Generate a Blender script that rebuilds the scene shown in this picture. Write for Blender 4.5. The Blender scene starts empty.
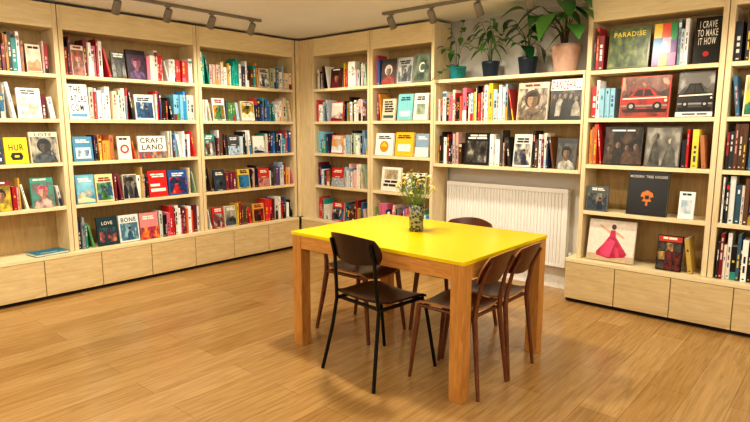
import bpy, math, random
from mathutils import Vector, Matrix, Euler
random.seed(7)
scene = bpy.context.scene
COL = scene.collection
try:
    scene.view_settings.view_transform = 'Standard'
    scene.view_settings.look = 'Medium High Contrast'
except Exception: pass

# ------------------------------------------------------------------ materials
def lin(h):
    h = h.lstrip('#'); o = []
    for i in (0, 2, 4):
        c = int(h[i:i+2], 16)/255
        o.append(c/12.92 if c <= .04045 else ((c+.055)/1.055)**2.4)
    return (o[0], o[1], o[2], 1)
MC = {}
def newmat(name):
    m = bpy.data.materials.new(name); m.use_nodes = True
    nt = m.node_tree; b = nt.nodes['Principled BSDF']
    return m, nt, b
def paint(h, rough=.5, metal=0, var=.08, scale=30):
    key = (h, rough, metal, var)
    if key in MC: return MC[key]
    m, nt, b = newmat('paint_'+h.strip('#'))
    c = lin(h)
    n = nt.nodes.new('ShaderNodeTexNoise'); n.inputs['Scale'].default_value = scale
    tc = nt.nodes.new('ShaderNodeTexCoord'); nt.links.new(tc.outputs['Object'], n.inputs['Vector'])
    r = nt.nodes.new('ShaderNodeValToRGB')
    r.color_ramp.elements[0].position = .3; r.color_ramp.elements[1].position = .7
    r.color_ramp.elements[0].color = tuple(x*(1-var) for x in c[:3])+(1,)
    r.color_ramp.elements[1].color = tuple(min(1, x*(1+var)) for x in c[:3])+(1,)
    nt.links.new(n.outputs['Fac'], r.inputs['Fac']); nt.links.new(r.outputs['Color'], b.inputs['Base Color'])
    b.inputs['Roughness'].default_value = rough; b.inputs['Metallic'].default_value = metal
    MC[key] = m; return m
def photo(h1, h2, scale=18, h3=None, h4=None):
    key = ('ph', h1, h2, scale, h3, h4)
    if key in MC: return MC[key]
    m, nt, b = newmat('printed_photo')
    tc = nt.nodes.new('ShaderNodeTexCoord'); n = nt.nodes.new('ShaderNodeTexNoise')
    n.inputs['Scale'].default_value = scale; n.inputs['Detail'].default_value = 5
    mp = nt.nodes.new('ShaderNodeMapping'); mp.inputs['Location'].default_value = (random.uniform(0, 9), random.uniform(0, 9), random.uniform(0, 9))
    mp.inputs['Scale'].default_value = (1.6, 1, 1)
    nt.links.new(tc.outputs['Object'], mp.inputs['Vector']); nt.links.new(mp.outputs['Vector'], n.inputs['Vector'])
    r = nt.nodes.new('ShaderNodeValToRGB'); cr = r.color_ramp; cr.elements[0].position = .36; cr.elements[1].position = .68
    cr.elements[0].color = lin(h1); cr.elements[1].color = lin(h2)
    if h3: k = cr.elements.new(.47); k.color = lin(h3)
    if h4: k = cr.elements.new(.56); k.color = lin(h4)
    nt.links.new(n.outputs['Fac'], r.inputs['Fac']); nt.links.new(r.outputs['Color'], b.inputs['Base Color'])
    b.inputs['Roughness'].default_value = .4
    MC[key] = m; return m
def wood(name, h1, h2, sc=(1, 1, 1), scale=6, rough=.5, dist=1.5):
    m, nt, b = newmat(name)
    tc = nt.nodes.new('ShaderNodeTexCoord'); mp = nt.nodes.new('ShaderNodeMapping')
    mp.inputs['Scale'].default_value = sc
    nt.links.new(tc.outputs['Object'], mp.inputs['Vector'])
    n = nt.nodes.new('ShaderNodeTexNoise'); n.inputs['Scale'].default_value = scale; n.inputs['Detail'].default_value = 6
    n.inputs['Distortion'].default_value = dist
    nt.links.new(mp.outputs['Vector'], n.inputs['Vector'])
    r = nt.nodes.new('ShaderNodeValToRGB'); r.color_ramp.elements[0].position = .3; r.color_ramp.elements[1].position = .7
    r.color_ramp.elements[0].color = lin(h1); r.color_ramp.elements[1].color = lin(h2)
    nt.links.new(n.outputs['Fac'], r.inputs['Fac']); nt.links.new(r.outputs['Color'], b.inputs['Base Color'])
    b.inputs['Roughness'].default_value = rough
    return m
BIRCH_V = wood('birch_upright', '#dbc498', '#eddbb4', (6, 6, .5))
BIRCH_H = wood('birch_shelf', '#e4d0a0', '#f3e2ba', (.6, 6, 6))
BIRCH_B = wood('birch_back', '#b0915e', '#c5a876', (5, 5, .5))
DOOR = wood('birch_door', '#ccb180', '#e1ca9c', (.8, 5, 5), 5)
OAK = wood('table_oak', '#b67a38', '#d3994f', (7, 7, .8), 6, .35)
OAKH = wood('table_oak_rail', '#bd803c', '#da9f54', (.8, .8, 8), 6, .35)
BROWN = wood('chair_walnut', '#432012', '#62331c', (3, 3, 1), 8, .3)
PLYEDGE = paint('#a8794a', .45)
BROWNLEG = wood('chair_leg_wood', '#5e321b', '#7f4b29', (6, 6, 1), 8, .35)
DARK = wood('chair_dark_wood', '#21100c', '#351a12', (3, 3, 1), 8, .28)
BLACKM = paint('#100e0c', .35, .4)
YEL = paint('#f0d000', .27, 0, .015, 3)

def floor_mat():
    m, nt, b = newmat('oak_plank_floor')
    L = nt.links; N = nt.nodes
    tc = N.new('ShaderNodeTexCoord'); mp = N.new('ShaderNodeMapping'); mp.inputs['Rotation'].default_value = (0, 0, math.radians(90))
    L.new(tc.outputs['Object'], mp.inputs['Vector'])
    br = N.new('ShaderNodeTexBrick'); br.offset = .37; br.inputs['Scale'].default_value = 1
    br.inputs['Brick Width'].default_value = 1.35; br.inputs['Row Height'].default_value = .195
    br.inputs['Mortar Size'].default_value = .0012; br.inputs['Mortar Smooth'].default_value = .2
    br.inputs['Color1'].default_value = lin('#ad864f'); br.inputs['Color2'].default_value = lin('#bf9a64')
    br.inputs['Mortar'].default_value = lin('#846033'); br.inputs['Bias'].default_value = 0
    L.new(mp.outputs['Vector'], br.inputs['Vector'])
    mp2 = N.new('ShaderNodeMapping'); mp2.inputs['Scale'].default_value = (17, 1.1, 1); L.new(tc.outputs['Object'], mp2.inputs['Vector'])
    n = N.new('ShaderNodeTexNoise'); n.inputs['Scale'].default_value = 2.0; n.inputs['Detail'].default_value = 10; n.inputs['Distortion'].default_value = 1.4
    n.inputs['Roughness'].default_value = .64
    L.new(mp2.outputs['Vector'], n.inputs['Vector'])
    r = N.new('ShaderNodeValToRGB'); r.color_ramp.elements[0].position = .32; r.color_ramp.elements[1].position = .62
    r.color_ramp.elements[0].color = (.62, .56, .5, 1); r.color_ramp.elements[1].color = (1.05, 1.05, 1.05, 1)
    L.new(n.outputs['Fac'], r.inputs['Fac'])
    mx = N.new('ShaderNodeMix'); mx.data_type = 'RGBA'; mx.blend_type = 'MULTIPLY'; mx.inputs['Factor'].default_value = .78
    L.new(br.outputs['Color'], mx.inputs['A']); L.new(r.outputs['Color'], mx.inputs['B'])
    L.new(mx.outputs['Result'], b.inputs['Base Color'])
    b.inputs['Roughness'].default_value = .23
    return m
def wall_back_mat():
    m, nt, b = newmat('wall_paint_shaded_top'); N = nt.nodes; L = nt.links
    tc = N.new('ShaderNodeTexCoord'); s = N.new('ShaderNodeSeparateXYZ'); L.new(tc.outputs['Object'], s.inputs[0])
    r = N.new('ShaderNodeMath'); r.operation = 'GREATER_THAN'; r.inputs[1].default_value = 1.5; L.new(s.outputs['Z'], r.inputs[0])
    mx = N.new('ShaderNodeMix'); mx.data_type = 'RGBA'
    mx.inputs['A'].default_value = lin('#eae7e0'); mx.inputs['B'].default_value = lin('#c6c2ba')  # greyer upper tone puts the unlit shade behind the plants into the colour
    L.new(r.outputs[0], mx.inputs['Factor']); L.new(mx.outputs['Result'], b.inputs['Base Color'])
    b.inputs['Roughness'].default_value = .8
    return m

# ------------------------------------------------------------------ mesh builder
class MB:
    def __init__(s): s.v = []; s.f = []; s.m = []; s.sm = []; s.mats = []
    def mi(s, mat):
        if isinstance(mat, str): mat = paint(mat)
        if mat not in s.mats: s.mats.append(mat)
        return s.mats.index(mat)
    def add(s, vs, fs, mat, smooth=False):
        o = len(s.v); s.v += [tuple(v) for v in vs]; i = s.mi(mat)
        for f in fs: s.f.append(tuple(o+k for k in f)); s.m.append(i); s.sm.append(smooth)
    def box(s, a, b, mat):
        x0, y0, z0 = a; x1, y1, z1 = b
        s.add([(x0,y0,z0),(x1,y0,z0),(x1,y1,z0),(x0,y1,z0),(x0,y0,z1),(x1,y0,z1),(x1,y1,z1),(x0,y1,z1)],
              [(0,3,2,1),(4,5,6,7),(0,1,5,4),(1,2,6,5),(2,3,7,6),(3,0,4,7)], mat)
    def tube(s, path, rad, mat, n=10):
        path = [Vector(p) for p in path]
        if not isinstance(rad, (list, tuple)): rad = [rad]*len(path)
        vs = []; up = None
        for i, p in enumerate(path):
            d = (path[min(i+1, len(path)-1)]-path[max(i-1, 0)]).normalized()
            if up is None: up = Vector((1, 0, 0)) if abs(d.x) < .8 else Vector((0, 1, 0))
            a = d.cross(up).normalized(); b = d.cross(a).normalized()
            for k in range(n):
                t = 2*math.pi*k/n
                vs.append(p+a*math.cos(t)*rad[i]+b*math.sin(t)*rad[i])
        fs = []
        for i in range(len(path)-1):
            for k in range(n):
                fs.append((i*n+k, i*n+(k+1) % n, (i+1)*n+(k+1) % n, (i+1)*n+k))
        s.add(vs, fs, mat, True)
        s.add(vs[:n], [tuple(range(n))[::-1]], mat); s.add(vs[-n:], [tuple(range(n))], mat)
    def lathe(s, prof, mat, n=28, c=(0, 0, 0)):
        vs = []
        for r, z in prof:
            for k in range(n):
                t = 2*math.pi*k/n; vs.append((c[0]+r*math.cos(t), c[1]+r*math.sin(t), c[2]+z))
        fs = [(i*n+k, i*n+(k+1) % n, (i+1)*n+(k+1) % n, (i+1)*n+k) for i in range(len(prof)-1) for k in range(n)]
        s.add(vs, fs, mat, True)
    def plate(s, func, off, mat, nx=12, ny=10, rnd=.35, edge=None):
        off = Vector(off); top = []; bot = []
        for j in range(ny+1):
            for i in range(nx+1):
                u = -1+2*i/nx; v = -1+2*j/ny
                su = u*math.sqrt(1-v*v*rnd/2); sv = v*math.sqrt(1-u*u*rnd/2)
                p = Vector(func(su, sv)); top.append(p); bot.append(p+off)
        k = (nx+1)*(ny+1); fs = []
        for j in range(ny):
            for i in range(nx):
                a = j*(nx+1)+i; fs.append((a, a+1, a+nx+2, a+nx+1)); fs.append((k+a, k+a+nx+1, k+a+nx+2, k+a+1))
        ring = [i for i in range(nx+1)]+[j*(nx+1)+nx for j in range(1, ny+1)]+[ny*(nx+1)+i for i in range(nx-1, -1, -1)]+[j*(nx+1) for j in range(ny-1, 0, -1)]
        s.add(top+bot, fs, mat, True)
        s.add([(top+bot)[q] for q in ring]+[(top+bot)[q+k] for q in ring],
              [(i, i+len(ring), (i+1) % len(ring)+len(ring), (i+1) % len(ring)) for i in range(len(ring))], edge or mat)
    def leaf(s, base, d, L, W, mat, droop=.3, fold=.25, seg=7):
        base = Vector(base); d = Vector(d).normalized()
        side = d.cross(Vector((0, 0, 1)))
        if side.length < .05: side = Vector((1, 0, 0))
        side.normalize(); nrm = side.cross(d).normalized()
        vs = []
        for i in range(seg+1):
            t = i/seg; c = base+d*L*t+Vector((0, 0, -1))*droop*L*t*t
            w = W*.5*max(.02, math.sin(math.pi*min(1, t**.75)))
            vs += [c-side*w+nrm*w*fold, c, c+side*w+nrm*w*fold]
        fs = []
        for i in range(seg):
            a = 3*i; fs += [(a, a+1, a+4, a+3), (a+1, a+2, a+5, a+4)]
        s.add(vs, fs, mat, True)
    def mesh(s, name):
        me = bpy.data.meshes.new(name); me.from_pydata(s.v, [], s.f)
        for m in s.mats: me.materials.append(m)
        me.polygons.foreach_set('material_index', s.m); me.polygons.foreach_set('use_smooth', s.sm)
        me.update(); return me
    def obj(s, name, parent=None, loc=(0, 0, 0), rot=(0, 0, 0), bevel=0, label=None, cat=None, group=None, kind=None):
        o = bpy.data.objects.new(name, s.mesh(name)); COL.objects.link(o)
        o.location = loc; o.rotation_euler = rot
        if parent: o.parent = parent
        if bevel:
            b = o.modifiers.new('Bevel', 'BEVEL'); b.width = bevel; b.segments = 2; b.limit_method = 'ANGLE'
        tag(o, label, cat, group, kind)
        return o
def tag(o, label=None, cat=None, group=None, kind=None):
    if label: o['label'] = label
    if cat: o['category'] = cat
    if group: o['group'] = group
    if kind: o['kind'] = kind
def empty(name, loc=(0, 0, 0), rot=(0, 0, 0), label=None, cat=None, group=None):
    o = bpy.data.objects.new(name, None); COL.objects.link(o); o.location = loc; o.rotation_euler = rot
    o.empty_display_size = .1; tag(o, label, cat, group); return o
def clone(o, parent=None):
    c = o.copy(); COL.objects.link(c)
    if parent is not None: c.parent = parent
    return c

TX = {}
def text_geo(s):
    if s in TX: return TX[s]
    fc = bpy.data.curves.new('lettering', 'FONT'); fc.body = s; fc.offset = .014; fc.align_x = 'CENTER'; fc.space_line = .85; fc.space_character = 1.14
    fc.resolution_u = 3
    ob = bpy.data.objects.new('lettering', fc); COL.objects.link(ob)
    bpy.context.view_layer.update()
    dg = bpy.context.evaluated_depsgraph_get(); ev = ob.evaluated_get(dg); me = ev.to_mesh()
    vs = [tuple(v.co) for v in me.vertices]; fs = [tuple(p.vertices) for p in me.polygons]
    ev.to_mesh_clear(); bpy.data.objects.remove(ob); bpy.data.curves.remove(fc)
    x0 = min(v[0] for v in vs); x1 = max(v[0] for v in vs); y0 = min(v[1] for v in vs); y1 = max(v[1] for v in vs)
    vs = [((v[0]-x0)/(x1-x0), (v[1]-y0)/(y1-y0)) for v in vs]
    TX[s] = (vs, fs); return TX[s]

# ------------------------------------------------------------------ room shell
LX, BY = -5.30, 4.71       # left wall / back wall planes
RX, FY, H = 2.3, -2.2, 2.41
def slab(name, a, b, mat):
    mb = MB(); mb.box(a, b, mat); return mb.obj(name, kind='structure')
slab('floor', (LX-.1, FY-.1, -.1), (RX+.1, BY+.1, 0), floor_mat())
slab('ceiling', (LX-.1, FY-.1, H), (RX+.1, BY+.1, H+.1), paint('#f2f5f8', .9, 0, .02, 2))
slab('wall_left', (LX-.1, FY, 0), (LX, BY, H), paint('#efece6', .9, 0, .02, 2))
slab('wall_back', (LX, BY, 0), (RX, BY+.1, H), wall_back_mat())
slab('wall_right', (RX, FY, 0), (RX+.1, BY, H), paint('#efeeec', .9, 0, .02, 3))
slab('wall_front', (LX, FY-.1, 0), (RX, FY, H), paint('#efeeec', .9, 0, .02, 4))

# ------------------------------------------------------------------ bookcases
XF, YF = -5.0, 4.41
LV = [.366, .756, 1.121, 1.476, 1.836]
R90 = math.radians(90)
CASES = {}
def bookcase(key, wall, start, width, label, z0=.366, levels=LV[1:], full=True):
    if wall == 'L': loc = (XF, start, z0); rz = R90
    else: loc = (start, YF, z0); rz = 0
    e = empty('bookcase' if full else 'wall_shelf', loc, (0, 0, rz), label, 'bookcase' if full else 'shelf')
    D = .27; T = .034 if full else .018
    top = (2.385 if full else levels[-1]-.02)-z0
    g = .0015
    for x in (g, width-T-g):
        mb = MB(); mb.box((x, 0, 0), (x+T, D, top), BIRCH_V); mb.obj('side_panel', e, bevel=.002)
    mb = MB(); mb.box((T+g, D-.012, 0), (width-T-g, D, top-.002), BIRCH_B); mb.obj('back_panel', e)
    for z in levels:
        last = (not full and z == levels[-1])
        mb = MB(); zz = z-z0
        if last: mb.box((g, -.002, zz-.03), (width-g, D, zz), BIRCH_H)
        else: mb.box((T+g, .003, zz-.03), (width-T-g, D-.012, zz), BIRCH_H)
        mb.obj('shelf', e, bevel=.002)
    if full:
        mb = MB(); mb.box((T+g, .003, 2.195-z0), (width-T-g, D-.012, 2.222-z0), BIRCH_H)
        mb.box((T+g, .003, 2.222-z0), (width-T-g, .022, top), BIRCH_H); mb.obj('top_rail', e, bevel=.002)
    CASES[key] = (wall, start, width, T)
    return e
bookcase('b1', 'L', .60, 1.25, 'tall birch plywood bookcase with sparse books beside the room edge')
bookcase('b2', 'L', 1.853, 1.25, 'tall birch plywood bookcase packed with colourful books')
bookcase('b3', 'L', 3.106, 1.25, 'tall birch bookcase next to the room corner')
bookcase('b4', 'R', -4.785, .88, 'narrow birch bookcase beside the room corner')
bookcase('b5', 'R', -3.902, .80, 'narrow birch bookcase next to the radiator')
bookcase('b6', 'R', -3.100, 1.42, 'low birch wall shelf above radiator, plants on top', 1.04, [1.07, 1.466, 1.846], False)
bookcase('b7', 'R', -1.678, .925, 'tall birch bookcase with large art books on display')
bookcase('b8', 'R', -.751, .95, 'tall birch bookcase filled with dark spined books')

def base_cabinet(wall, start, length, doors, label):
    loc = (XF+.05, start, 0) if wall == 'L' else (start, YF-.05, 0)
    e = empty('base_cabinet', loc, (0, 0, R90 if wall == 'L' else 0), label, 'cabinet')
    D = .32
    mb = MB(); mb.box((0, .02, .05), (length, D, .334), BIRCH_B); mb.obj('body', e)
    mb = MB(); mb.box((0, .045, 0), (length, D, .05), paint('#2b2119', .7)); mb.obj('toe_kick', e)
    mb = MB(); mb.box((0, 0, .334), (length, D, .364), BIRCH_H); mb.obj('cabinet_top', e, bevel=.002)
    w = length/doors
    first = None
    for i in range(doors):
        if first is None:
            mb = MB(); mb.box((.003, 0, .035), (w-.003, .018, .330), DOOR); first = mb.obj('cabinet_door', e, bevel=.0015)
        else:
            c = clone(first, e); c.location = (i*w, 0, 0)
base_cabinet('L', .676, 3.66, 8, 'long low birch cabinet run with flat doors')
base_cabinet('R', -4.945, 1.845, 4, 'low birch cabinet run with flat doors in the corner')
base_cabinet('R', -1.745, 1.95, 5, 'low birch cabinet with flat doors and dark plinth')
mb = MB(); mb.box((-4.998, 4.412, .366), (-4.788, 4.43, 2.385), BIRCH_V); mb.obj('trim_1', kind='structure')
mb = MB(); mb.box((-4.998, 4.361, .366), (-4.982, 4.41, 2.385), BIRCH_V); mb.obj('trim_2', kind='structure')

# ------------------------------------------------------------------ books
NAMED = {'red': '#c02020', 'dark red': '#701820', 'orange': '#e07820', 'yellow': '#f0cc30', 'green': '#3a8040', 'teal': '#2a9a98',
         'blue': '#2a60b0', 'navy': '#1c2440', 'pale blue': '#a8c8dc', 'white': '#f0f0ec', 'cream': '#e4d8bc', 'grey': '#8a8a88',
         'black': '#161616', 'pink': '#e87898', 'purple': '#6a3c86', 'brown': '#6a4228'}
def hx3(h): h = h.strip('#'); return [int(h[i:i+2], 16) for i in (0, 2, 4)]
def cname(h):
    c = hx3(h)
    return min(NAMED, key=lambda n: sum((a-b)**2 for a, b in zip(c, hx3(NAMED[n]))))
def lum(h):
    c = hx3(h); return c[0]*.3+c[1]*.6+c[2]*.1
PAGE = paint('#f2ead8', .8)
mix = ['#c8262b', '#f8f6f0', '#1f2a54', '#2a7fb8', '#e09a38', '#151515', '#e2dccf', '#7a2230', '#2f8f88', '#dd6f8c', '#ecc83c', '#5a3a28', '#b9d2e4', '#6a4f88', '#5a9450', '#e09078', '#8a8f94', '#f8f6f0', '#202020', '#cfc8ba', '#4a5560']
reds = ['#cc242b', '#a11820', '#f8f6f0', '#dc5a30', '#e36f8c', '#7a2230', '#efe8da', '#151515', '#e8a8b4', '#c8242b', '#2f4f88', '#f8f6f0', '#e2dccf']
darks = ['#131313', '#231f1c', '#7a2230', '#f8f6f0', '#202c52', '#3a3a3a', '#e2dccf', '#11141c', '#5a3a28', '#b89a4a', '#8c1a20', '#35607a', '#c8a8a0', '#f2efe6', '#1b1b1b']
pales = ['#f2efe6', '#b9cedc', '#e2dccf', '#9cbccc', '#c0343b', '#fbf8f2', '#6a88a0', '#242424', '#e4d0b4', '#e8c0c4', '#b0c4a8', '#fbf8f2', '#ecc83c']
blues = ['#2a7fb8', '#2f8f88', '#1f2a54', '#80b8d0', '#f8f6f0', '#2f55a0', '#e09a38', '#151515', '#c0343b', '#4aa4b8', '#e2dccf', '#d8d2c4']
warms = ['#e09a38', '#d46030', '#ecc83c', '#7a2230', '#f8f6f0', '#c8262b', '#5a3a28', '#242424', '#e2dccf', '#2f8f88', '#a86a42', '#1f2a54', '#f8f6f0']
tealp = ['#12a898', '#1eb8a8', '#151515', '#0c8c80', '#f6f3ea', '#129888']
PAL = dict(mix=mix, red=reds, dark=darks, pale=pales, blue=blues, warm=warms, teal=tealp)
def jit(h):
    c = hx3(h); k = random.choice((-1, 0, 1, 1)); k2 = random.choice((-1, 0, 1))
    return '#%02x%02x%02x' % tuple(max(8, min(252, v+k*10+(k2*8 if i == 0 else -k2*6 if i == 2 else 0))) for i, v in enumerate(c))
def spine_book(t, h, d, col):
    mb = MB(); x = t/2; c = paint(col, .42)
    mb.box((-x, 0, 0), (x, .0025, h), c)
    mb.box((-x, .0025, 0), (-x+.0018, d, h), c); mb.box((x-.0018, .0025, 0), (x, d, h), c)
    mb.box((-x+.0018, .0025, .003), (x-.0018, d-.004, h-.003), PAGE)
    k = random.choice(['#f4efe2', '#d8d2c4', '#e9c94a', '#e8a0a0']) if lum(col) < 130 else random.choice(['#4a4a4a', '#8a3a40', '#42578f', '#1c1c1c'])
    km = paint(k); q = random.random()
    if q < .8:
        w = t*random.uniform(.24, .46); z = h*random.uniform(.55, .92); n = random.choice([1, 2, 3, 3])
        for i in range(n):
            l = h*random.uniform(.05, .17)
            if z-l < h*.12: break
            mb.box((-w/2, -.0006, z-l), (w/2, 0, z), km); z -= l+h*random.uniform(.02, .07)
    if q < .12:
        mb.box((-x, -.0005, h*.0), (x, 0, h*random.uniform(.2, .4)), paint(random.choice(mix), .42))
    elif q < .28: mb.box((-x, -.0005, h*.82), (x, 0, h*random.uniform(.86, .95)), paint(random.choice(mix), .42))
    else: mb.box((-w/2 if q < .8 else -x*.4, -.0006, h*.05), (w/2 if q < .8 else x*.4, 0, h*.08), km)
    return mb
def face_book(w, h, t, col, motifs):
    mb = MB(); c = paint(col, .3) if isinstance(col, str) else col
    x = w/2
    mb.box((-x, 0, 0), (x, .002, h), c); mb.box((-x, t-.002, 0), (x, t, h), c)
    mb.box((-x, .002, 0), (-x+.002, t-.002, h), c); mb.box((-x+.002, .002, .003), (x-.004, t-.002, h-.003), PAGE)
    y = 0
    for q in motifs:
        y -= .0004
        k = q[-1]; m = paint(k, .3) if isinstance(k, str) else k
        X = lambda u: -x+u*w
        if q[0] == 'r': mb.box((X(q[1]), y, q[2]*h), (X(q[3]), 0, q[4]*h), m)
        elif q[0] in 'ch':
            r = q[3]*w; rr = r*(q[4] if len(q) > 5 else 1); cx, cz = X(q[1]), q[2]*h; n = 22
            rg = range(n) if q[0] == 'c' else range(-n//4, n//4+1)
            pts = [(cx+r*math.cos(2*math.pi*i/n), y, cz+rr*math.sin(2*math.pi*i/n)) for i in rg]
            mb.add(pts, [tuple(range(len(pts)))], m)
        elif q[0] == 'p': mb.add([(X(a), y, b*h) for a, b in q[1]], [tuple(range(len(q[1])))], m)
        elif q[0] == 't':
            vs, fs = text_geo(q[1]); x0, z0, x1, z1 = q[2:6]
            mb.add([(X(x0+v[0]*(x1-x0)), y, (z0+v[1]*(z1-z0))*h) for v in vs], fs, m)
    return mb
# cover designs --------------------------------------------------
def dk(h, f=.6):
    c = hx3(h); return '#%02x%02x%02x' % tuple(min(255, int(v*f)) for v in c)
def title(tc, y0=.72, y1=.88, x0=.12, x1=.88, lines=2):
    o = []; hh = (y1-y0)/lines
    for i in range(lines):
        a = x0+random.uniform(0, .12); b = x1-random.uniform(0, .2); s = random.uniform(.35, .65)
        m = a+(b-a)*s
        o.append(('r', a, y1-(i+1)*hh+hh*.35, m-.02, y1-i*hh, tc)); o.append(('r', m+.02, y1-(i+1)*hh+hh*.35, b, y1-i*hh, tc))
    return o
def portrait(skin, hair, cloth, bg=None):
    o = [('r', .03, .02, .97, .84, photo(bg or dk(cloth, .8), bg or cloth, 9, dk(cloth, .5)))]
    return o+[('p', [(.06, 0), (.94, 0), (.86, .2), (.62, .31), (.38, .31), (.14, .2)], photo(cloth, dk(cloth, .45), 20)), ('c', .49, .56, .25, 1.12, photo(hair, dk(hair, 1.6), 40)), ('p', [(.41, .27), (.58, .27), (.6, .42), (.4, .42)], dk(skin, .75)), ('c', .5, .52, .17, 1.3, skin),
            ('h', .5, .52, .17, 1.3, dk(skin, .68)), ('p', [(.34, .62), (.66, .62), (.6, .74), (.4, .74)], hair), ('r', .41, .55, .46, .565, dk(hair, .7)), ('r', .54, .55, .59, .565, dk(hair, .7)), ('r', .47, .43, .54, .44, dk(skin, .5))]
def car_art(sky, road, body, glass):
    return [('r', .02, .02, .98, .98, photo(road, dk(road, .5), 14)), ('r', .02, .5, .98, .98, photo(sky, dk(sky, .65), 8, glass)), ('p', [(.02, .5), (.2, .66), (.38, .56), (.6, .74), (.8, .6), (.98, .7), (.98, .5)], photo(glass, dk(glass, .4), 18)),
            ('p', [(.03, .2), (.97, .2), (.95, .12), (.08, .12)], dk(road, .3)),
            ('p', [(.03, .26), (.97, .26), (.985, .4), (.9, .5), (.74, .53), (.62, .72), (.32, .72), (.2, .52), (.05, .46)], photo(body, dk(body, .55), 9)), ('p', [(.26, .52), (.35, .68), (.46, .68), (.46, .52)], dk(glass, .5)), ('p', [(.49, .52), (.49, .68), (.6, .68), (.69, .52)], dk(glass, .5)),
            ('p', [(.04, .44), (.96, .46), (.94, .49), (.06, .47)], '#e8d8c8'), ('r', .03, .26, .97, .3, '#8c8880'), ('c', .24, .27, .09, 1, '#101010'), ('c', .77, .27, .09, 1, '#101010'), ('c', .24, .27, .045, 1, '#a8a49c'), ('c', .77, .27, .045, 1, '#a8a49c'), ('c', .93, .4, .03, 1, '#f0e8c8')]
def crowd_art(bg, tones, n=5):
    o = [('r', .03, .03, .97, .97, photo(bg, tones[0], 10, dk(bg, .6)))]
    rs = random.Random(n*7+len(tones))
    for i in range(n):
        x = .14+.72*i/(n-1) if n > 1 else .5; y = .5+rs.uniform(-.08, .16); c = tones[i % len(tones)]; s = rs.uniform(.055, .08)
        o += [('p', [(x-.15, .03), (x+.15, .03), (x+.12, y-.18), (x+.04, y-.06), (x-.04, y-.06), (x-.12, y-.18)], photo(c, dk(c, .5), 24)), ('c', x, y+.04, s*1.15, 1.1, '#14100e'), ('c', x, y, s, 1.25, '#7c6450'), ('h', x, y, s, 1.25, '#4c3a2c')]
    return o
def land_art(sky, hill, fore):
    j = random.uniform(-.08, .08)
    return [('r', .04, .04, .96, .96, photo(sky, hill, 7)), ('p', [(.04, .3-j), (.2+j, .42), (.45, .36+j), (.7-j, .5), (.96, .34), (.96, .04), (.04, .04)], photo(hill, fore, 16)), ('p', [(.04, .16), (.4, .22+j), (.96, .12), (.96, .04), (.04, .04)], fore)]
def scene_art(a, b, c):
    x = random.uniform(.3, .65)
    return [('r', .06, .06, .94, .7, photo(a, b, 12, dk(a), c)), ('p', [(x-.16, .06), (x+.16, .06), (x+.13, .3), (x+.05, .4), (x-.05, .4), (x-.12, .3)], photo(c, dk(c, .5), 25)), ('c', x, .46, .06, 1.3, '#94694a'), ('c', x, .51, .065, .8, '#1c1612')]
def rnd_design(col):
    tc = '#f6f1e4' if lum(col) < 120 else random.choice(['#1c1c1c', '#8c1f28', '#1f3a70'])
    a = random.choice(mix); b = random.choice(mix); c = random.choice(mix)
    k = random.randint(0, 8)
    au = [('r', .3, .02, .7, .045, tc)]
    if k == 0: return [('c', .42, .42, .24, 1, photo(a, b, 20)), ('c', .6, .34, .18, 1, b)]+title(tc)+au
    if k == 1: return [('r', 0, 0, 1, .45, photo(a, b, 22, c))]+title(tc)+[('r', .3, .5, .7, .53, tc)]
    if k == 2: return land_art(a, b, c)+title('#f6f1e4', .76, .9)
    if k == 3: return portrait('#b98560', '#2a1c16', a)+title(tc, .87, .96, lines=1)
    if k == 4: return [('r', 0, .2, 1, .3, a), ('r', 0, .34, 1, .42, b), ('r', 0, .46, 1, .52, c)]+title(tc, .62, .92, lines=3)
    if k in (5, 6): return scene_art(a, b, c)+title(tc, .76, .94)+au
    if k == 7: return [('r', 0, 0, 1, 1, photo(col, a, 12, b))]+title('#f6f1e4', .6, .9, lines=3)
    return title(tc, .35, .9, lines=5)+[('r', .12, .12, .88, .24, a)]
B = []      # every book : dict
def place(case, lv, mb, x, ydep, kind, label, group, size, tilt=0, lean=0, dz=.0008):
    wall, st, w, T = CASES[case]
    if wall == 'L': loc = (XF-ydep, st+x, lv+dz); rz = R90
    else: loc = (st+x, YF+ydep, lv+dz); rz = 0
    rot = (-tilt, lean, rz)
    dist = math.hypot(loc[0], loc[1])
    B.append(dict(mb=mb, loc=loc, rot=rot, kind=kind, label=label, group=group, size=size/dist))
ORD = {0: 'lowest', 1: 'second', 2: 'third', 3: 'fourth', 4: 'top'}
GN = dict(b1='sparse bookcase', b2='packed colourful bookcase', b3='bookcase next to the corner', b4='narrow bookcase by the corner',
          b5='narrow bookcase by the radiator', b6='wall shelf above the radiator', b7='art book display bookcase', b8='dark spined bookcase')
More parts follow.
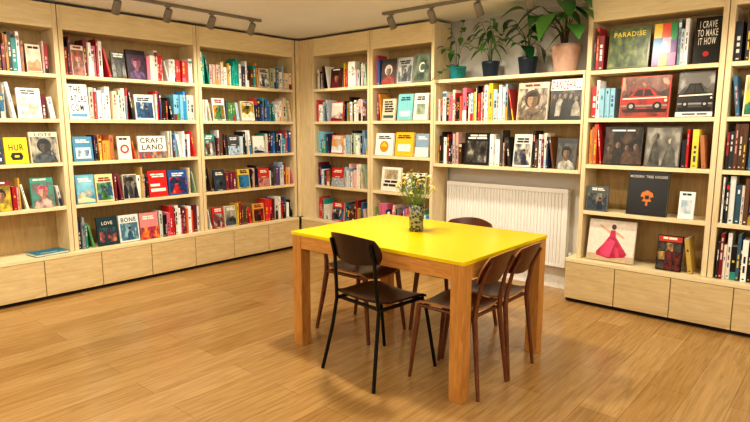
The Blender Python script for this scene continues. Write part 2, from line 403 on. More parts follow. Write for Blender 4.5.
def row(case, li, c0, c1, items, z=None):
    wall, st, W, T = CASES[case]; lv = LV[li] if z is None else z
    inner0 = T+.006; inner = W-2*T-.012
    sgn = -.24 if wall == 'L' else .24
    def pos(p):
        if case == 'b1': return 1.205-(c1-p)*.0069
        u = (p-c0)/(c1-c0); u = max(0, min(1, u))
        return inner0+inner*(u+sgn*u*(1-u))
    grp = 'books on the %s shelf of the %s' % (ORD[li], GN[case])
    for it in items:
        a, b = pos(it[1]), pos(it[2])
        if it[0] == 's':
            pal = PAL[it[3]]; hh = (it[4] if len(it) > 4 else .215)*1.09
            x = a; prev = None; run = 0; rc = None; rt = rh = 0
            while True:
                if run > 0: t, col, h = rt, rc, rh; run -= 1
                else:
                    t = random.choice([random.uniform(.009, .016), random.uniform(.014, .026), random.uniform(.024, .042)])
                    col = random.choice(pal)
                    if col == prev: col = random.choice(pal)
                    prev = col; col = jit(col); h = min(.322, hh*random.uniform(.76, 1.2))
                    if random.random() < .12: run = random.randint(1, 3); rc, rt, rh = col, t, h
                d = random.uniform(.13, .165)
                rem = b-x
                if t > rem: break
                if rem < .075 and rem > t+.03 and random.random() < .8:      # leaning last book
                    an = math.asin(min(.3, (rem-t-.006)/h)); an = min(an, .2)
                    place(case, lv, spine_book(t, h, d, col), x+t/2*math.cos(an)+.001+(h*math.sin(an)), .02, 's', 'leaning %s book at the end of a shelf row' % cname(col), grp, t*h, 0, -an, .0008+t/2*math.sin(an))
                    break
                place(case, lv, spine_book(t, h, d, col), x+t/2, random.uniform(.008, .04), 's',
                      'upright %s book among others on a wooden shelf' % cname(col), grp, t*h)
                x += t+.0012
        elif it[0] == 'f':
            _, _, _, h, col = it[:5]; mo = it[5] if len(it) > 5 else rnd_design(col)
            w = (b-a)-.004; h = min(h*1.03, .322); t = random.uniform(.016, .03) if w < .22 else .025
            tilt = math.radians(7 if len(it) < 8 else it[7])
            lab = it[6] if len(it) > 6 else '%s book displayed with its cover facing out' % (cname(col) if isinstance(col, str) else 'patterned')
            place(case, lv, face_book(w, h, t, col, mo), (a+b)/2, .012, 'f', lab, grp, 10, tilt, 0, .001+t*math.sin(tilt))
ph = photo
# ---- bay 1
row('b1', 4, 0, 62, [('s', -60, 33, 'warm', .24), ('f', 34, 50, .21, '#e6dcc6', land_art('#f1e6d2', '#c9a888', '#a8805c')+title('#2a2a2a', .8, .93, lines=1)), ('s', 51, 60, 'dark', .2)])
row('b1', 3, 0, 62, [('s', -60, -22, 'dark'), ('f', -20, 3, .24, '#3a2a26'), ('s', 4, 20, 'dark', .22), ('f', 21, 46, .23, '#f4efe4', [('r', .12, .12, .88, .68, ph('#b8a890', '#f4efe4', 20))]+title('#2a2a2a', .78, .93)), ('s', 47, 61, 'dark', .19)])
row('b1', 2, 0, 62, [('s', -60, -20, 'mix'), ('f', -18, 3, .2, '#2b3a52'), ('f', 4, 28, .2, '#f4d41c', [('t', 'HUR', .18, .5, .82, .74, '#1a1a1a'), ('p', [(.3, .14), (.7, .14), (.78, .28), (.7, .42), (.3, .42), (.22, .28)], '#1a1a1a'), ('r', .4, .24, .6, .32, '#f4d41c')], 'yellow book with bold black lettering facing out'),
    ('f', 30, 61, .24, '#dcd2ba', [('t', 'LOTE', .2, .86, .8, .96, '#1a1a1a')]+portrait('#55504c', '#20262c', '#57616a', '#c9c0a8'), 'cream LOTE book with dark portrait cover')])
row('b1', 1, 0, 62, [('s', -60, -15, 'dark'), ('f', -13, 7, .23, '#8a1c22'), ('s', 8, 14, 'red'), ('s', 14, 26, 'dark', .22), ('f', 27, 52, .235, '#3d9c8c', portrait('#e4a890', '#b24a60', '#e6c0b4', '#3d9c8c')+title('#f4efe2', .88, .97, lines=1)), ('s', 53, 61, 'dark', .2)])
# ---- bay 2
row('b2', 4, 70, 197, [('s', 71, 78, 'dark', .27), ('f', 78, 92, .24, '#e8dccb', portrait('#d8a888', '#a04838', '#c87860')+title('#b02a2a', .86, .96, lines=1)), ('s', 92, 119, 'red', .25), ('f', 119, 133, .22, '#4a4a4c', crowd_art('#2a2a2a', ['#8a8a88', '#5a5a58'], 3)+title('#f4efe2', .76, .94)),
    ('f', 134, 153, .25, '#2a1c24', portrait('#b07a90', '#5a3040', '#7a5a8a', '#2a1c34')), ('s', 154, 175, 'red', .22), ('s', 175, 197, 'warm', .22)])
row('b2', 3, 70, 198, [('f', 71, 93, .28, '#f2f4f2', [('t', 'THE', .1, .74, .7, .94, '#20242c'), ('t', 'ATLAS', .1, .48, .92, .68, '#20242c'), ('t', 'COM', .1, .22, .74, .42, '#20242c'), ('r', .1, .06, .9, .15, '#5e9ab8')], 'white book with large black title lettering'), ('s', 94, 118, 'mix', .25), ('s', 118, 140, 'pale', .22),
    ('f', 140, 159, .22, '#e8ecec', scene_art('#2f6c9c', '#e8ecec', '#1f4a74')+title('#2a2a2a')), ('s', 160, 178, 'red', .21), ('s', 178, 198, 'blue', .21)])
row('b2', 2, 72, 200, [('f', 74, 96, .2, '#4f8fb4', [('r', .12, .1, .88, .55, '#dfe9ee'), ('r', .2, .18, .8, .46, ph('#4a7a9c', '#dfe9ee', 24))]+title('#f4efe2')), ('s', 97, 121, 'warm', .2), ('f', 122, 136, .2, '#f2ede0', [('c', .5, .45, .33, 1, '#c8322b'), ('c', .5, .45, .2, 1, '#f2ede0')]+title('#2a2a2a', .8, .93, lines=1)), ('s', 136, 143, 'red', .19),
    ('f', 143, 171, .2, '#f4efe4', [('t', 'CRAFT', .08, .68, .92, .92, '#1c1c1c'), ('t', 'LAND', .12, .38, .88, .62, '#1c1c1c'), ('r', 0, 0, 1, .3, ph('#c43a2a', '#e9a13b', 16, '#2f5c7c'))], 'white and red CRAFT LAND book'), ('s', 172, 187, 'blue', .2), ('s', 187, 200, 'warm', .2)])
row('b2', 1, 75, 203, [('f', 77, 98, .24, '#5cb0cf', land_art('#8fd0e4', '#3b86ac', '#f2d9a8')+title('#f6f1e4')), ('f', 99, 118, .235, '#e8d9a0', scene_art('#3d6fae', '#9cc0dc', '#4f8a4a')+title('#8c1f28')), ('s', 119, 128, 'dark', .22), ('f', 128, 143, .22, '#ece4d6', crowd_art('#c9c4b8', ['#20242c', '#40444c'], 3)+title('#1c1c1c')), ('s', 143, 154, 'dark', .23),
    ('f', 154, 173, .24, '#d0282a', [('r', .1, .2, .9, .32, '#f4efe2'), ('r', .1, .4, .6, .5, '#f4efe2')]+title('#f6f1e4')), ('f', 174, 193, .235, '#2a5aa0', scene_art('#1c3c78', '#e9a13b', '#d0262b')+title('#f6f1e4')), ('s', 194, 203, 'pale', .2)])
row('b2', 0, 78, 206, [('s', 79, 99, 'mix', .24), ('f', 100, 123, .245, '#1e3a44', [('r', .1, .1, .9, .62, ph('#2f5f68', '#c98a6a', 14, '#1c2c38', '#8a4a50')), ('t', 'LOVE', .24, .72, .76, .84, '#f2e6d0')], 'dark teal LOVE book with small cream lettering'), ('f', 124, 145, .24, '#e2e6e4', [('t', 'BONE', .12, .74, .88, .9, '#1c1c1c')]+scene_art('#8fc0d4', '#d8e8ee', '#3f6f90'), 'white BONE book with blue artwork'),
    ('f', 146, 165, .24, '#d98a8a', [('r', 0, 0, 1, .45, ph('#5a3a5c', '#e9b13b', 16, '#c8323b'))]+title('#f6f1e4')), ('s', 166, 206, 'red', .225)])
# ---- bay 3
row('b3', 4, 203, 292, [('s', 204, 214, 'teal', .28), ('s', 214, 236, 'dark', .2), ('s', 236, 246, 'teal', .22), ('s', 246, 262, 'warm', .21), ('f', 262, 272, .2, '#d8c9a8'), ('s', 273, 292, 'pale', .2)])
row('b3', 3, 204, 293, [('s', 205, 215, 'blue', .22), ('f', 216, 229, .22, '#e8ecec'), ('s', 230, 244, 'mix', .2), ('f', 245, 258, .2, '#e6e0d2'), ('s', 259, 278, 'blue', .2), ('s', 278, 293, 'pale', .2)])
row('b3', 2, 206, 294, [('f', 207, 219, .21, '#2b8d8a'), ('s', 219, 231, 'dark', .2), ('f', 232, 244, .2, '#4a4a52'), ('s', 244, 256, 'mix', .2), ('f', 257, 268, .19, '#e1dccf'), ('s', 268, 294, 'blue', .2)])
row('b3', 1, 207, 295, [('s', 208, 216, 'warm', .22), ('f', 217, 229, .21, '#2c3a4c'), ('s', 229, 241, 'warm', .2), ('f', 242, 254, .2, '#e2bb3a'), ('s', 255, 262, 'dark', .2), ('f', 262, 273, .2, '#c23a2c'), ('s', 274, 295, 'mix', .2)])
row('b3', 0, 208, 296, [('s', 209, 214, 'dark', .2), ('f', 215, 227, .21, '#c22a30'), ('f', 228, 240, .21, '#e2d6be'), ('s', 241, 256, 'warm', .2), ('f', 257, 268, .2, '#e0a64a'), ('s', 269, 296, 'red', .2)])
# ---- bay 4
for li, p1, p2 in ((4, 'dark', 'pale'), (3, 'pale', 'dark'), (2, 'blue', 'pale'), (1, 'warm', 'pale'), (0, 'warm', 'dark')):
    row('b4', li, 314, 364, [('s', 315, 326, p1, .2), ('f', 327, 338, .2, random.choice(['#ece6da', '#c8322b', '#2a2a2a', '#b9c9d6'])), ('s', 339, 363, p2, .2)])
# ---- bay 5
row('b5', 4, 372, 430, [('s', 373, 378, 'blue', .25), ('f', 378, 392, .24, '#2b2b2b', portrait('#9a7a5a', '#e0d8c8', '#c23a2c', '#2b2b2b')), ('f', 393, 408, .24, '#b7babb', scene_art('#d5d8d8', '#7c8488', '#4a5256')+title('#2a2a2a')), ('f', 409, 427, .26, '#6c7b6c', [('r', .06, .06, .94, .94, ph('#3c4c42', '#8a9480', 14, '#5c6c60')), ('t', 'C', .34, .34, .66, .7, '#f4efe2')])])
row('b5', 3, 373, 430, [('s', 374, 380, 'warm', .22), ('f', 380, 392, .21, '#d9cbb0'), ('f', 394, 409, .25, '#7cc7cc', [('r', .15, .15, .85, .35, '#f4efe2')]+title('#1f3a70')), ('f', 410, 426, .25, '#ece6da', [('r', .2, .2, .8, .6, ph('#a8b7a0', '#6c7c64', 20))]+title('#2a2a2a'))])
row('b5', 2, 373, 430, [('f', 374, 390, .22, '#f2efe8', [('c', .5, .4, .25, 1, '#e08a1c'), ('p', [(.3, .4), (.5, .62), (.7, .4)], '#f2c43a')]+title('#2a2a2a')), ('f', 392, 410, .23, '#f4bb2c', [('r', .15, .2, .85, .5, '#f4efe2')]+title('#1c1c1c')), ('f', 412, 427, .22, '#8aa3b8', [('r', 0, 0, 1, .4, '#f0ece0')]+title('#f4efe2'))])
row('b5', 1, 374, 430, [('f', 380, 398, .24, '#ede7da', [('r', .15, .5, .85, .9, ph('#c9b99a', '#8a7a5c', 20))]+title('#2a2a2a', .15, .45)), ('s', 402, 408, 'pale', .2), ('f', 409, 424, .2, '#e4dcc8')])
row('b5', 0, 374, 430, [('s', 375, 428, 'mix', .2)])
# ---- bay 6 (wall shelf)
ART = 'large dark photo art book of a group displayed face out'
row('b6', 3, 437, 577, [('s', 439, 467, 'red', .23), ('s', 467, 510, 'pale', .25), ('f', 512, 542, .3, '#d2c4ae', portrait('#a7876c', '#3a2a22', '#8a7762', '#cdbda6')+title('#7a3a30', .87, .95, lines=1), 'beige book with a portrait cover facing out'),
    ('f', 544, 576, .31, '#5c554c', crowd_art('#6a6258', ['#2a2622', '#b8afa0', '#1c1a18'], 5)+[('r', 0, .72, 1, 1, '#ece8e0'), ('t', 'DANCEHALL', .03, .75, .97, .97, '#8c1418'), ('r', 0, 0, 1, .08, '#1c1c1c')], 'DANCEHALL photo book with white and red title')], z=1.466)
row('b6', 2, 437, 577, [('s', 439, 462, 'dark', .23), ('f', 463, 487, .28, '#1b1b1d', [('r', .1, .08, .9, .74, ph('#0e0e0e', '#b0aba0', 13, '#3a3836', '#5c5852'))]+title('#f4efe2', .78, .94)), ('s', 488, 509, 'dark', .24), ('f', 510, 528, .27, '#d9dad6', scene_art('#d8d2c4', '#5a6a84', '#26304a')+title('#1c1c1c')),
    ('s', 529, 552, 'dark', .25), ('f', 553, 574, .24, '#3a3a3c', portrait('#8a6a50', '#151515', '#c9c4b8', '#3a3a3c'))], z=1.07)
# ---- bay 7
row('b7', 4, 590, 722, [('s', 591, 603, 'warm', .25), ('f', 604, 645, .29, '#56602e', [('r', .04, .04, .96, .96, ph('#2a3826', '#8a8a4c', 13, '#44522e', '#5c6c38')), ('t', 'PARADISE', .12, .77, .88, .89, '#e8c83a')], 'olive green square art book facing out'),
    ('f', 648, 673, .29, '#d86aa0', [('r', 0, .66, .34, 1, '#e8c23a'), ('r', .34, .66, .7, 1, '#e0542e'), ('r', .7, .6, 1, 1, '#3a9a60'), ('r', 0, .33, .4, .66, '#2e7fb8'), ('r', .4, .3, .75, .66, '#f0b0c8'), ('r', .75, .3, 1, .6, '#6a3c86'), ('r', 0, 0, .3, .33, '#6a3c86'), ('r', .3, 0, .65, .3, '#e8c23a'), ('c', .5, .5, .13, 1, '#f0ece0')], 'multicoloured patchwork cover book facing out'), ('s', 674, 690, 'pale', .28),
    ('f', 691, 721, .3, '#141414', [('t', 'I CRAVE\nTO MAKE\nIT HOW', .1, .4, .9, .92, '#efe9dc'), ('c', .5, .2, .12, 1, '#b3262a')], 'black book with big hand lettered title')])
row('b7', 3, 590, 719, [('s', 591, 616, 'blue', .22), ('f', 618, 668, .29, '#c83a26', car_art('#d89a84', '#a8402c', '#cc2416', '#6a3a30'), 'wide art book with red car cover'),
    ('f', 675, 717, .31, '#201f1e', car_art('#a8a49c', '#4a4846', '#1c1c1c', '#6c6862')+[('r', 0, 0, 1, .1, '#efe9dc')]+title('#1c1c1c', .02, .07, lines=1), 'black and white book with vintage car photo')])
row('b7', 2, 589, 716, [('s', 590, 603, 'warm', .24), ('f', 604, 641, .28, '#17140f', crowd_art('#1c1410', ['#5c4434', '#2e2620', '#6c4f3a'], 4)+title('#f4efe2', .86, .92, lines=1), ART), ('f', 644, 681, .28, '#5a5852', [('r', .03, .03, .97, .97, ph('#a09c92', '#55524a', 9, '#7c786e')), ('p', [(.1, .03), (.2, .5), (.3, .7), (.4, .5), (.45, .03)], ph('#2f2e2b', '#5c5a54', 20)), ('c', .31, .76, .08, 1.2, '#6a6760'), ('h', .31, .76, .08, 1.2, '#3a3732'), ('p', [(.5, .03), (.6, .4), (.72, .56), (.85, .4), (.92, .03)], ph('#3f3d39', '#6c6a64', 20)), ('c', .72, .64, .07, 1.2, '#b0a89a'), ('h', .72, .64, .07, 1.2, '#6c665c')], 'grey photo book of two figures displayed face out'), ('s', 683, 694, 'red', .22), ('s', 694, 712, 'warm', .22)])
row('b7', 1, 587, 713, [('f', 588, 609, .19, '#50585a', scene_art('#a8a292', '#3f4b5a', '#1f2b3a')+title('#f4efe2', .8, .92)), ('f', 627, 669, .318, '#14110f', [('t', 'MODERN', .04, .86, .38, .92, '#f4efe2'), ('t', 'TREE HOUSES', .43, .86, .96, .92, '#f4efe2'), ('p', [(.38, .32), (.62, .32), (.57, .41), (.66, .43), (.63, .52), (.5, .58), (.37, .52), (.34, .43), (.43, .41)], '#d8741c'), ('r', .475, .22, .525, .34, '#d8741c'), ('r', .45, .37, .55, .46, '#14110f')], 'black MODERN TREE HOUSES book with orange emblem'),
    ('f', 681, 699, .19, '#f0f0ee', [('r', .15, .2, .85, .7, ph('#9fb8c8', '#e9e9e6', 20))]+title('#2a2a2a', .82, .94, lines=1))])
comic = [('r', .04, .82, .96, .97, '#c23a2c')]+title('#f4e8c8', .85, .95, lines=1)
for i in range(3):
    for j in range(3):
        q = random.choice([('#c23a2c', '#e9c9a0'), ('#1a1614', '#8a2a24'), ('#3a3028', '#c9a45c'), ('#1a1614', '#5a5248')])
        comic.append(('r', .04+.31*i, .03+.26*j, .33+.31*i, .27+.26*j, ph(q[0], q[1], 24+i)))
row('b7', 0, 584, 708, [('f', 588, 634, .32, '#e9dccb', [('r', 0, 0, 1, .16, '#c9b090'), ('p', [(.22, .12), (.5, .07), (.82, .14), (.86, .22), (.72, .42), (.6, .6), (.45, .6), (.34, .4), (.2, .2)], ph('#a81c42', '#e0486e', 16)), ('p', [(.38, .12), (.5, .1), (.6, .5), (.48, .55)], '#e04a78'), ('p', [(.46, .58), (.6, .58), (.58, .76), (.48, .76)], '#c42a52'), ('c', .54, .84, .05, 1.2, '#5a3020'), ('p', [(.48, .74), (.24, .88), (.22, .85), (.46, .68)], '#d8a888'), ('p', [(.6, .74), (.78, .62), (.77, .58), (.59, .68)], '#d8a888')], 'cream book with pink dancer dress cover', 10),
    ('f', 657, 685, .25, '#1a1614', comic, 'dark comic style book with red panels'), ('s', 686, 699, 'dark', .2)])
# ---- bay 8
for li, items in ((4, [('s', 725, 733, 'dark', .27), ('s', 734, 800, 'warm', .27)]), (3, [('s', 724, 732, 'dark', .24), ('f', 733, 765, .26, '#e8dcc0', land_art('#e8c23a', '#4a8f6a', '#2f6f5a')+title('#c8322b')), ('s', 767, 810, 'mix')]),
                  (2, [('s', 720, 800, 'dark', .27)]), (1, [('s', 716, 790, 'dark', .26)]), (0, [('s', 712, 790, 'dark', .26)])):
    row('b8', li, {4: 726, 3: 723, 2: 719, 1: 715, 0: 711}[li], {4: 866, 3: 862, 2: 856, 1: 848, 0: 842}[li], items)

nf = sum(1 for b in B if b['kind'] == 'f')
sp = sorted([b for b in B if b['kind'] == 's'], key=lambda b: -b['size'])
keep = set(id(b) for b in sp[:max(0, 298-nf)])
stuff = MB()
for b in B:
    if b['kind'] == 'f' or id(b) in keep:
        b['mb'].obj('book', None, b['loc'], b['rot'], label=b['label'], cat='book', group=b['group'])
    else:
        M = Matrix.Translation(b['loc']) @ Euler(b['rot']).to_matrix().to_4x4()
        s = b['mb']; o = len(stuff.v)
        stuff.v += [tuple(M @ Vector(v)) for v in s.v]
        mp = [stuff.mi(m) for m in s.mats]
        stuff.f += [tuple(o+k for k in f) for f in s.f]; stuff.m += [mp[k] for k in s.m]; stuff.sm += s.sm
if stuff.v: stuff.obj('small_books', label='many small upright books filling the farther wooden shelves', cat='books', kind='stuff')
# flat book on cabinet top
mb = MB(); c = paint('#2f7f92')
mb.box((-.13, -.09, 0), (.13, .09, .003), c); mb.box((-.13, -.09, .017), (.13, .09, .02), c); mb.box((-.13, .087, .003), (.13, .09, .017), c); mb.box((-.127, -.086, .003), (.127, .087, .017), PAGE)
mb.box((-.11, -.03, .02), (.11, .06, .0206), paint('#2a6a8c')); mb.box((-.08, -.06, .02), (.05, -.045, .0206), paint('#b9d4d8'))
mb.obj('book', None, (-5.06, 1.66, .367), (0, 0, R90+.1), label='teal book lying flat on the cabinet top', cat='book')

# ------------------------------------------------------------------ table
TX0, TX1, TY0, TY1 = -2.72, -1.425, 2.308, 3.265
e = empty('table', ((TX0+TX1)/2, (TY0+TY1)/2, 0), label='rectangular table with yellow top and square oak legs', cat='table')
hx, hy = (TX1-TX0)/2, (TY1-TY0)/2
mb = MB(); mb.box((-hx, -hy, .728), (hx, hy, .75), YEL); mb.obj('table_top', e, bevel=.003)
i = .006; L = .078
mb = MB(); mb.box((-hx+i, -hy+i, 0), (-hx+i+L, -hy+i+L, .727), OAK); leg = mb.obj('leg', e, bevel=.003)
for dx, dy in ((1, 0), (0, 1), (1, 1)):
    c = clone(leg, e); c.location = (dx*(2*hx-2*i-L), dy*(2*hy-2*i-L), 0)
for nm, a, b in (('apron', (-hx+i+L, -hy+i+.004), (hx-i-L, -hy+i+.026)), ('apron', (-hx+i+L, hy-i-.026), (hx-i-L, hy-i-.004)),
                 ('apron', (-hx+i+.004, -hy+i+L), (-hx+i+.026, hy-i-L)), ('apron', (hx-i-.026, -hy+i+L), (hx-i-.004, hy-i-L))):
    mb = MB(); mb.box((a[0], a[1], .645), (b[0], b[1], .727), OAKH); mb.obj(nm, e, bevel=.002)

# ------------------------------------------------------------------ chairs
def chair(loc, rz, top, seatm, legm, r, label, metal=False, group=None, w=1.0, bh=.092, lean=.022, edge=None, rnd=.6, splay=1.0, yb=-.25, foot=.268):
    e = empty('chair', loc, (0, 0, rz), label, 'chair', group)
    mb = MB()
    mb.plate(lambda u, v: (.2*w*u*(1+.04*v), .2*v, .452+.014*u*u-.028*max(0, v-.55)**2/.2+.02*max(0, -v-.5)**2/.25), (0, 0, -.013), seatm, edge=edge); mb.obj('seat', e)
    zc = top-bh
    mb = MB(); mb.plate(lambda u, v: (.2*w*u, yb+.062*w*w*u*u-lean*v, zc+bh*v*(1-.2*u*u*rnd/.6)), (0, -.01, 0), seatm, 16, 10, rnd, edge=edge); mb.obj('backrest', e)
    for sx in (-w, w):
        mb = MB()
        if metal: mb.tube([(sx*.205*splay, .235, .0), (sx*.19, .17, .40), (sx*.18, .14, .432)], r, legm)
        else: mb.tube([(sx*.2, .215, 0), (sx*.185, .18, .3), (sx*.175, .165, .438)], [r*.75, r*1.05, r*1.15], legm)
        mb.obj('leg', e)
        mb = MB()
        yt = yb+.062*w*w*.67-.012-r*.7
        pth = [(sx*.208*splay, -foot, 0), (sx*.19, -.2-(foot-.2)*.25, .25), (sx*.178, -.19, .42), (sx*.172, -.197, .50), (sx*.166, yt+lean*.8, zc-bh*.75), (sx*.164, yt-lean*.45, zc+bh*.45)]
        rr = [r]*6 if metal else [r*.75, r, r*1.15, r, r*.8, r*.6]
        mb.tube(pth, rr, legm); mb.obj('leg', e)
    rr = r if metal else r*.75
    for pa, pb in (((-.176*w, .165, .428), (-.176*w, -.185, .425)), ((.176*w, .165, .428), (.176*w, -.185, .425)), ((-.176*w, .14, .428), (.176*w, .14, .428)), ((-.176*w, -.17, .425), (.176*w, -.17, .425))):
        mb = MB(); mb.tube([pa, pb], rr, legm); mb.obj('seat_rail', e)
    return e
rad = math.radians
chair((-2.045, 2.41, 0), rad(-6), .835, DARK, BLACKM, .0105, 'dark plywood chair with thin black metal legs at table', True, bh=.086, rnd=.45, splay=1.06)
chair((-1.622, 2.56, 0), R90, .78, BROWN, BROWNLEG, .013, 'brown bent plywood chair with wooden legs beside front table leg', w=.73, bh=.09, lean=.04, edge=PLYEDGE, rnd=.4, yb=-.256, foot=.235)
chair((-1.622, 2.888, 0), R90, .77, BROWN, BROWNLEG, .013, 'brown bent plywood chair next to its twin at table end', w=.73, bh=.09, lean=.04, edge=PLYEDGE, rnd=.4, yb=-.256, foot=.235)
chair((-2.09, 3.225, 0), math.pi, .76, BROWN, BROWNLEG, .016, 'brown plywood chair tucked in beside the radiator', edge=PLYEDGE)
chair((-2.54, 2.80, 0), -R90, .72, BROWN, BROWNLEG, .016, 'low backed brown wooden chair tucked under the table', w=.95, edge=PLYEDGE)

# ------------------------------------------------------------------ vase and flowers
VX, VY = -2.115, 2.835
m, nt, b = newmat('patterned_glaze'); N = nt.nodes; Lk = nt.links
tc = N.new('ShaderNodeTexCoord'); vo = N.new('ShaderNodeTexVoronoi'); vo.inputs['Scale'].default_value = 65
Lk.new(tc.outputs['Object'], vo.inputs['Vector']); r = N.new('ShaderNodeValToRGB')
r.color_ramp.elements[0].position = .42; r.color_ramp.elements[1].position = .65; r.color_ramp.elements[0].color = lin('#2a352f'); r.color_ramp.elements[1].color = lin('#9c9a7e')
Lk.new(vo.outputs['Distance'], r.inputs['Fac']); Lk.new(r.outputs['Color'], b.inputs['Base Color']); b.inputs['Roughness'].default_value = .2
mb = MB(); mb.lathe([(0, 0), (.040, 0), (.044, .004), (.046, .08), (.052, .172), (.049, .174), (.043, .08), (.038, .012), (0, .01)], m)
mb.obj('flower_vase', None, (VX, VY, .7505), label='dark green and cream patterned ceramic vase on yellow table', cat='vase')
be = empty('flower_bouquet', (VX, VY, .765), label='bunch of small yellow flowers with thin green stems', cat='flowers')
GR = paint('#7c9450', .5); GR2 = paint('#a0ac68', .5)
mb = MB(); tips = []
for i in range(98):
    a = random.uniform(0, 6.28); q = math.sqrt(random.random()); rr = .13*q; h = .25+.13*math.sqrt(max(0, 1-q*q))*random.uniform(.5, 1)+random.uniform(-.04, .01)
    tip = Vector((rr*math.cos(a), rr*math.sin(a), h)); b0 = Vector((.02*math.cos(a), .02*math.sin(a), .0))
    mid = Vector((rr*.28*math.cos(a), rr*.28*math.sin(a), h*.55))
    mb.tube([b0, mid, tip], .0011, GR, 5); tips.append(tip)
    if i % 3 == 0:
        t = random.uniform(.0, .8); p = mid.lerp(tip, t)
        mb.leaf(p, (random.uniform(-1, 1), random.uniform(-1, 1), .8), .035, .008, random.choice([GR, GR2]), .2, .2, 4)
mb.obj('stems', be)
def flower(col, tip):
    mb = MB(); fy = paint(col)
    for k in range(7):
        a = k*6.283/7; mb.leaf((0, 0, 0), (math.cos(a), math.sin(a), .5), .012, .009, fy, .3, .1, 3)
    mb.lathe([(0, .006), (.003, .005), (.004, .002), (0, 0)], paint('#d89a28'), 8)
    return mb.obj('flower', be, tip)
ff = [flower('#f4dc60', tips[0]), flower('#faf4d8', tips[1])]
for i, t in enumerate(tips[2:]):
    c = clone(ff[i % 2], be); c.location = t; c.rotation_euler = (random.uniform(-.8, .8), random.uniform(-.8, .8), random.uniform(0, 3)); s = random.uniform(.7, 1.2); c.scale = (s, s, s)

# ------------------------------------------------------------------ radiator
WH = paint('#f3f1ec', .35, 0, .01, 5)
e = empty('radiator', (-2.46, 4.70, 0), label='white ribbed panel radiator mounted under the wall shelf', cat='radiator')
mb = MB(); W = .61; n = 38; pts = []; zb = .21
for i in range(n):
    x0 = -W+.02+(2*W-.04)*i/n; wv = (2*W-.04)/n
    pts += [(x0, -.074), (x0+wv*.25, -.074), (x0+wv*.4, -.087), (x0+wv*.85, -.087)]
pts = [(-W, -.087), (-W+.018, -.087)]+pts+[(W-.018, -.087), (W, -.087)]
vs = [(x, y, zb+.02) for x, y in pts]+[(x, y, .85) for x, y in pts]; k = len(pts)
mb.add(vs, [(i, i+1, i+1+k, i+k) for i in range(k-1)], WH); mb.box((-W, -.087, zb), (W, -.03, zb+.02), WH); mb.box((-W, -.073, zb+.02), (W, -.03, .85), WH)
mb.obj('radiator_panel', e)
mb = MB(); mb.box((-W-.002, -.09, .85), (W+.002, -.02, .89), WH)
mb.obj('top_cover', e, bevel=.004)
for xx in (-W+.1, W-.14):
    mb = MB(); mb.box((xx, -.03, .35), (xx+.04, 0, .8), WH); mb.obj('wall_bracket', e)
mb = MB(); mb.tube([(W+.03, -.05, .26), (W+.03, -.05, 0)], .008, WH); mb.tube([(W, -.05, .26), (W+.045, -.05, .26)], .01, WH); mb.tube([(W+.03, -.05, .26), (W+.03, -.05, .34)], .017, WH); mb.obj('valve', e)
mb = MB(); mb.box((-3.09, 4.695, 0), (-1.76, 4.709, .09), paint('#f3f2ef', .5)); mb.obj('baseboard_back', kind='structure')

# ------------------------------------------------------------------ plants
SOIL = paint('#2c2018', .9)
def pot(x, r, h, col, label, rough=.35):
    e = empty('potted_plant', (x, 4.545, 1.847), label=label, cat='plant')
    c = paint(col, rough)
    mb = MB(); mb.lathe([(0, 0), (r*.72, 0), (r*.78, .006), (r*.97, h*.82), (r, h*.84), (r, h), (r*.9, h), (r*.86, h*.86), (0, h*.86)], c); mb.obj('pot', e)
    mb = MB(); mb.lathe([(r*.87, h*.87), (0, h*.9)], SOIL, 20); mb.obj('soil', e)
    return e
def foliage(e, stems, nl, L, W, mats, h0, xl=-9, xr=9, stemr=.004, droop=.5, spreadk=.7, fold=.2):
    mb = MB()
    for (tx, ty, tz) in stems:
        b0 = Vector((tx*.08, ty*.08, h0)); tip = Vector((tx, ty, tz))
        mid = Vector((tx*.3, ty*.3, max(h0, tz)*.5+h0*.5+.04)); q1 = b0.lerp(mid, .5)+Vector((-tx*.04, 0, .02))
        mb.tube([b0, q1, mid, tip], [stemr, stemr, stemr*.8, stemr*.5], mats[0], 6)
        for k in range(nl):
            p = mid.lerp(tip, 1-k*1.0/nl)
            a2 = random.uniform(0, 6.28); d = Vector((tx*3+math.cos(a2)*(spreadk if k else .2), ty*1.2+math.sin(a2)*(.4 if k else .1)-.15, random.uniform(-.2, .4)))
            mb.leaf(p, d, L*random.uniform(.75, 1.15), W*random.uniform(.8, 1.1), random.choice(mats[1:]), droop, fold)
    def cl(v):
        x, y, z = v
        y = min(y, .155); z = min(z, .552)
        if y > -.15: x = max(xl, min(xr, x))
        return (x, y, z)
    mb.v = [cl(v) for v in mb.v]
    mb.obj('foliage', e)
G1 = [paint('#4a5a2a'), paint('#35642c', .35), paint('#558842', .35)]
G2 = [paint('#3d4c22'), paint('#3d7030', .35), paint('#629446', .35)]
G3 = [paint('#3a5228'), paint('#2c6230', .25), paint('#488a46', .25), paint('#1f4a27', .25)]
G4 = [paint('#5a4c2a'), paint('#32642a', .3), paint('#589040', .3), paint('#437832', .3)]
e = pot(-2.93, .08, .12, '#138a98', 'spindly trailing plant in a bright teal pot')
foliage(e, [(-.13, -.05, .30), (-.05, -.04, .45), (.07, -.03, .5), (.14, -.06, .36), (.12, -.16, .06), (-.12, -.17, .02), (.03, -.16, .26)], 4, .075, .055, G1, .10, -.165, .16, .0025, .6)
e = pot(-2.585, .08, .14, '#12283c', 'arching leafy plant in a dark navy pot')
foliage(e, [(-.13, -.05, .38), (-.07, -.06, .48), (.0, -.03, .5), (.07, -.07, .46), (.12, -.05, .34), (-.11, -.1, .26), (.1, -.12, .26)], 5, .12, .046, G2, .11, -.175, .175, stemr=.003, droop=.7)
e = pot(-2.23, .083, .15, '#1b2a3c', 'broad leaved green plant in a navy pot')
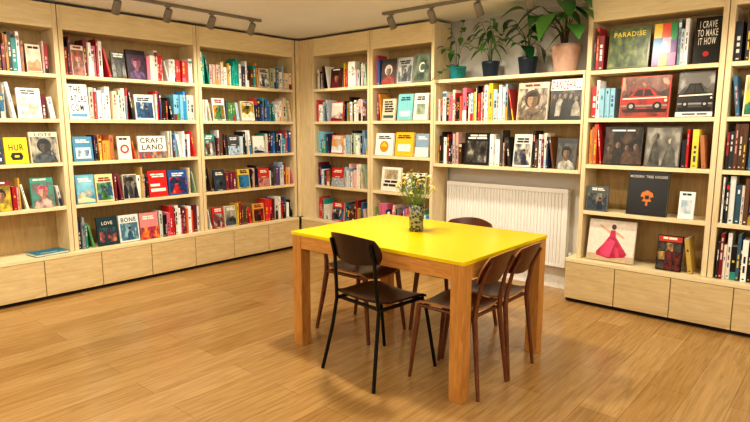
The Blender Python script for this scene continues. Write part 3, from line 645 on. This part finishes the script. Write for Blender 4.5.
foliage(e, [(-.12, -.05, .28), (-.06, -.1, .38), (.08, -.06, .42), (.11, -.08, .27), (.0, .0, .46), (.02, -.16, .24), (-.1, -.06, .45)], 2, .15, .13, G3, .12, -.175, .15, stemr=.005, droop=.7, spreadk=.9)
e = pot(-1.90, .115, .22, '#dcb6a6', 'tall plant with broad leaves in a large pale pink pot')
foliage(e, [(-.2, -.1, .42), (-.16, -.14, .52), (.02, -.08, .54), (.14, -.16, .46), (.13, -.2, .34), (-.06, -.2, .44), (-.28, -.18, .5), (.05, -.22, .52), (.16, -.24, .54)], 2, .21, .13, G4, .19, -9, .21, .006, .7, .9)

# ------------------------------------------------------------------ track lights
TM = paint('#8a857c', .4, .2)
mb = MB(); mb.box((-4.418, .5, H-.022), (-4.382, 3.42, H-.0005), TM); mb.obj('ceiling_track', label='slim grey lighting track fixed to the ceiling', cat='light track')
mb = MB(); mb.box((-3.32, 3.912, H-.022), (-.6, 3.948, H-.0005), TM); mb.obj('ceiling_track', label='slim grey lighting track near the plants', cat='light track')
def spot(loc, rz, first=[None]):
    e = empty('track_spotlight', loc, (0, 0, rz), 'small cylindrical grey spotlight hanging from ceiling track', 'spotlight', 'spotlights on the ceiling tracks')
    if first[0] is None:
        mb = MB(); mb.tube([(0, 0, 0), (0, 0, -.05)], .008, TM, 8); mb.box((-.02, -.014, -.012), (.02, .014, 0), TM); a = mb.obj('mount_arm', e)
        mb = MB(); mb.lathe([(0, .055), (.026, .055), (.03, .045), (.032, -.05), (.028, -.05), (.026, -.035), (0, -.035)], TM, 16)
        h = mb.obj('lamp_head', e, (0, .01, -.075), (math.radians(35), 0, 0))
        first[0] = (a, h)
    else:
        for p in first[0]: clone(p, e)
    return e
LC = (1, .91, .73)
def spotlamp(loc, target, w, ang=75, blend=.9, size=.05, col=LC):
    l = bpy.data.lights.new('spot_lamp', 'SPOT'); l.energy = w; l.spot_size = math.radians(ang); l.spot_blend = blend; l.shadow_soft_size = size; l.color = col
    o = bpy.data.objects.new('spot_lamp', l); COL.objects.link(o); o.location = loc
    o.rotation_euler = (Vector(target)-Vector(loc)).to_track_quat('-Z', 'Y').to_euler()
    return o
for y in (2.067, 2.485, 2.895, 3.32): spot((-4.4, y, H-.022), R90)
for x in (-3.23, -2.80, -2.36, -1.94): spot((x, 3.93, H-.022), 0)
for y in (.8, 1.6, 2.5, 3.3): spotlamp((-4.2, y, 2.25), (-5.05, y, 1.1), 44, 104)
for x in (-4.1, -3.2, -2.35, -1.4, -.4): spotlamp((x, 3.65, 2.25), (x, 4.5, 1.1), 35, 104)
spotlamp((-.9, 3.5, 2.28), (-.95, 2.95, 0), 42, 58, 1, .06)
# warm area lights added at ceiling height as general fill
def area(x, y, w, size=.35):
    l = bpy.data.lights.new('ceiling_fill', 'AREA'); l.energy = w; l.shape = 'DISK'; l.size = size; l.color = LC
    o = bpy.data.objects.new('ceiling_fill', l); COL.objects.link(o); o.location = (x, y, 2.38)
area(-2.4, 2.6, 34, .2); area(-3.4, .2, 29)
def point_fill(x, y, z, w):  # unseen point light, added out of view so the ceiling gets lit
    l = bpy.data.lights.new('unseen_point_fill', 'POINT'); l.energy = w; l.shadow_soft_size = .1; l.color = (1, .95, .85)
    o = bpy.data.objects.new('unseen_point_fill', l); COL.objects.link(o); o.location = (x, y, z)
point_fill(.4, .9, 1.95, 40); point_fill(-2.6, -.7, 1.95, 32); point_fill(1.2, 2.6, 1.95, 26)
w = bpy.data.worlds.new('World'); scene.world = w; w.use_nodes = True
w.node_tree.nodes['Background'].inputs[0].default_value = (1, .85, .7, 1); w.node_tree.nodes['Background'].inputs[1].default_value = .3

# ------------------------------------------------------------------ camera
cd = bpy.data.cameras.new('camera'); cam = bpy.data.objects.new('camera', cd); COL.objects.link(cam)
cam.location = (0, 0, 1.40); cam.rotation_euler = (math.radians(90-8.4), 0, math.radians(41)); cd.lens = 26.88; cd.sensor_width = 36
cd.clip_start = .05
scene.camera = cam
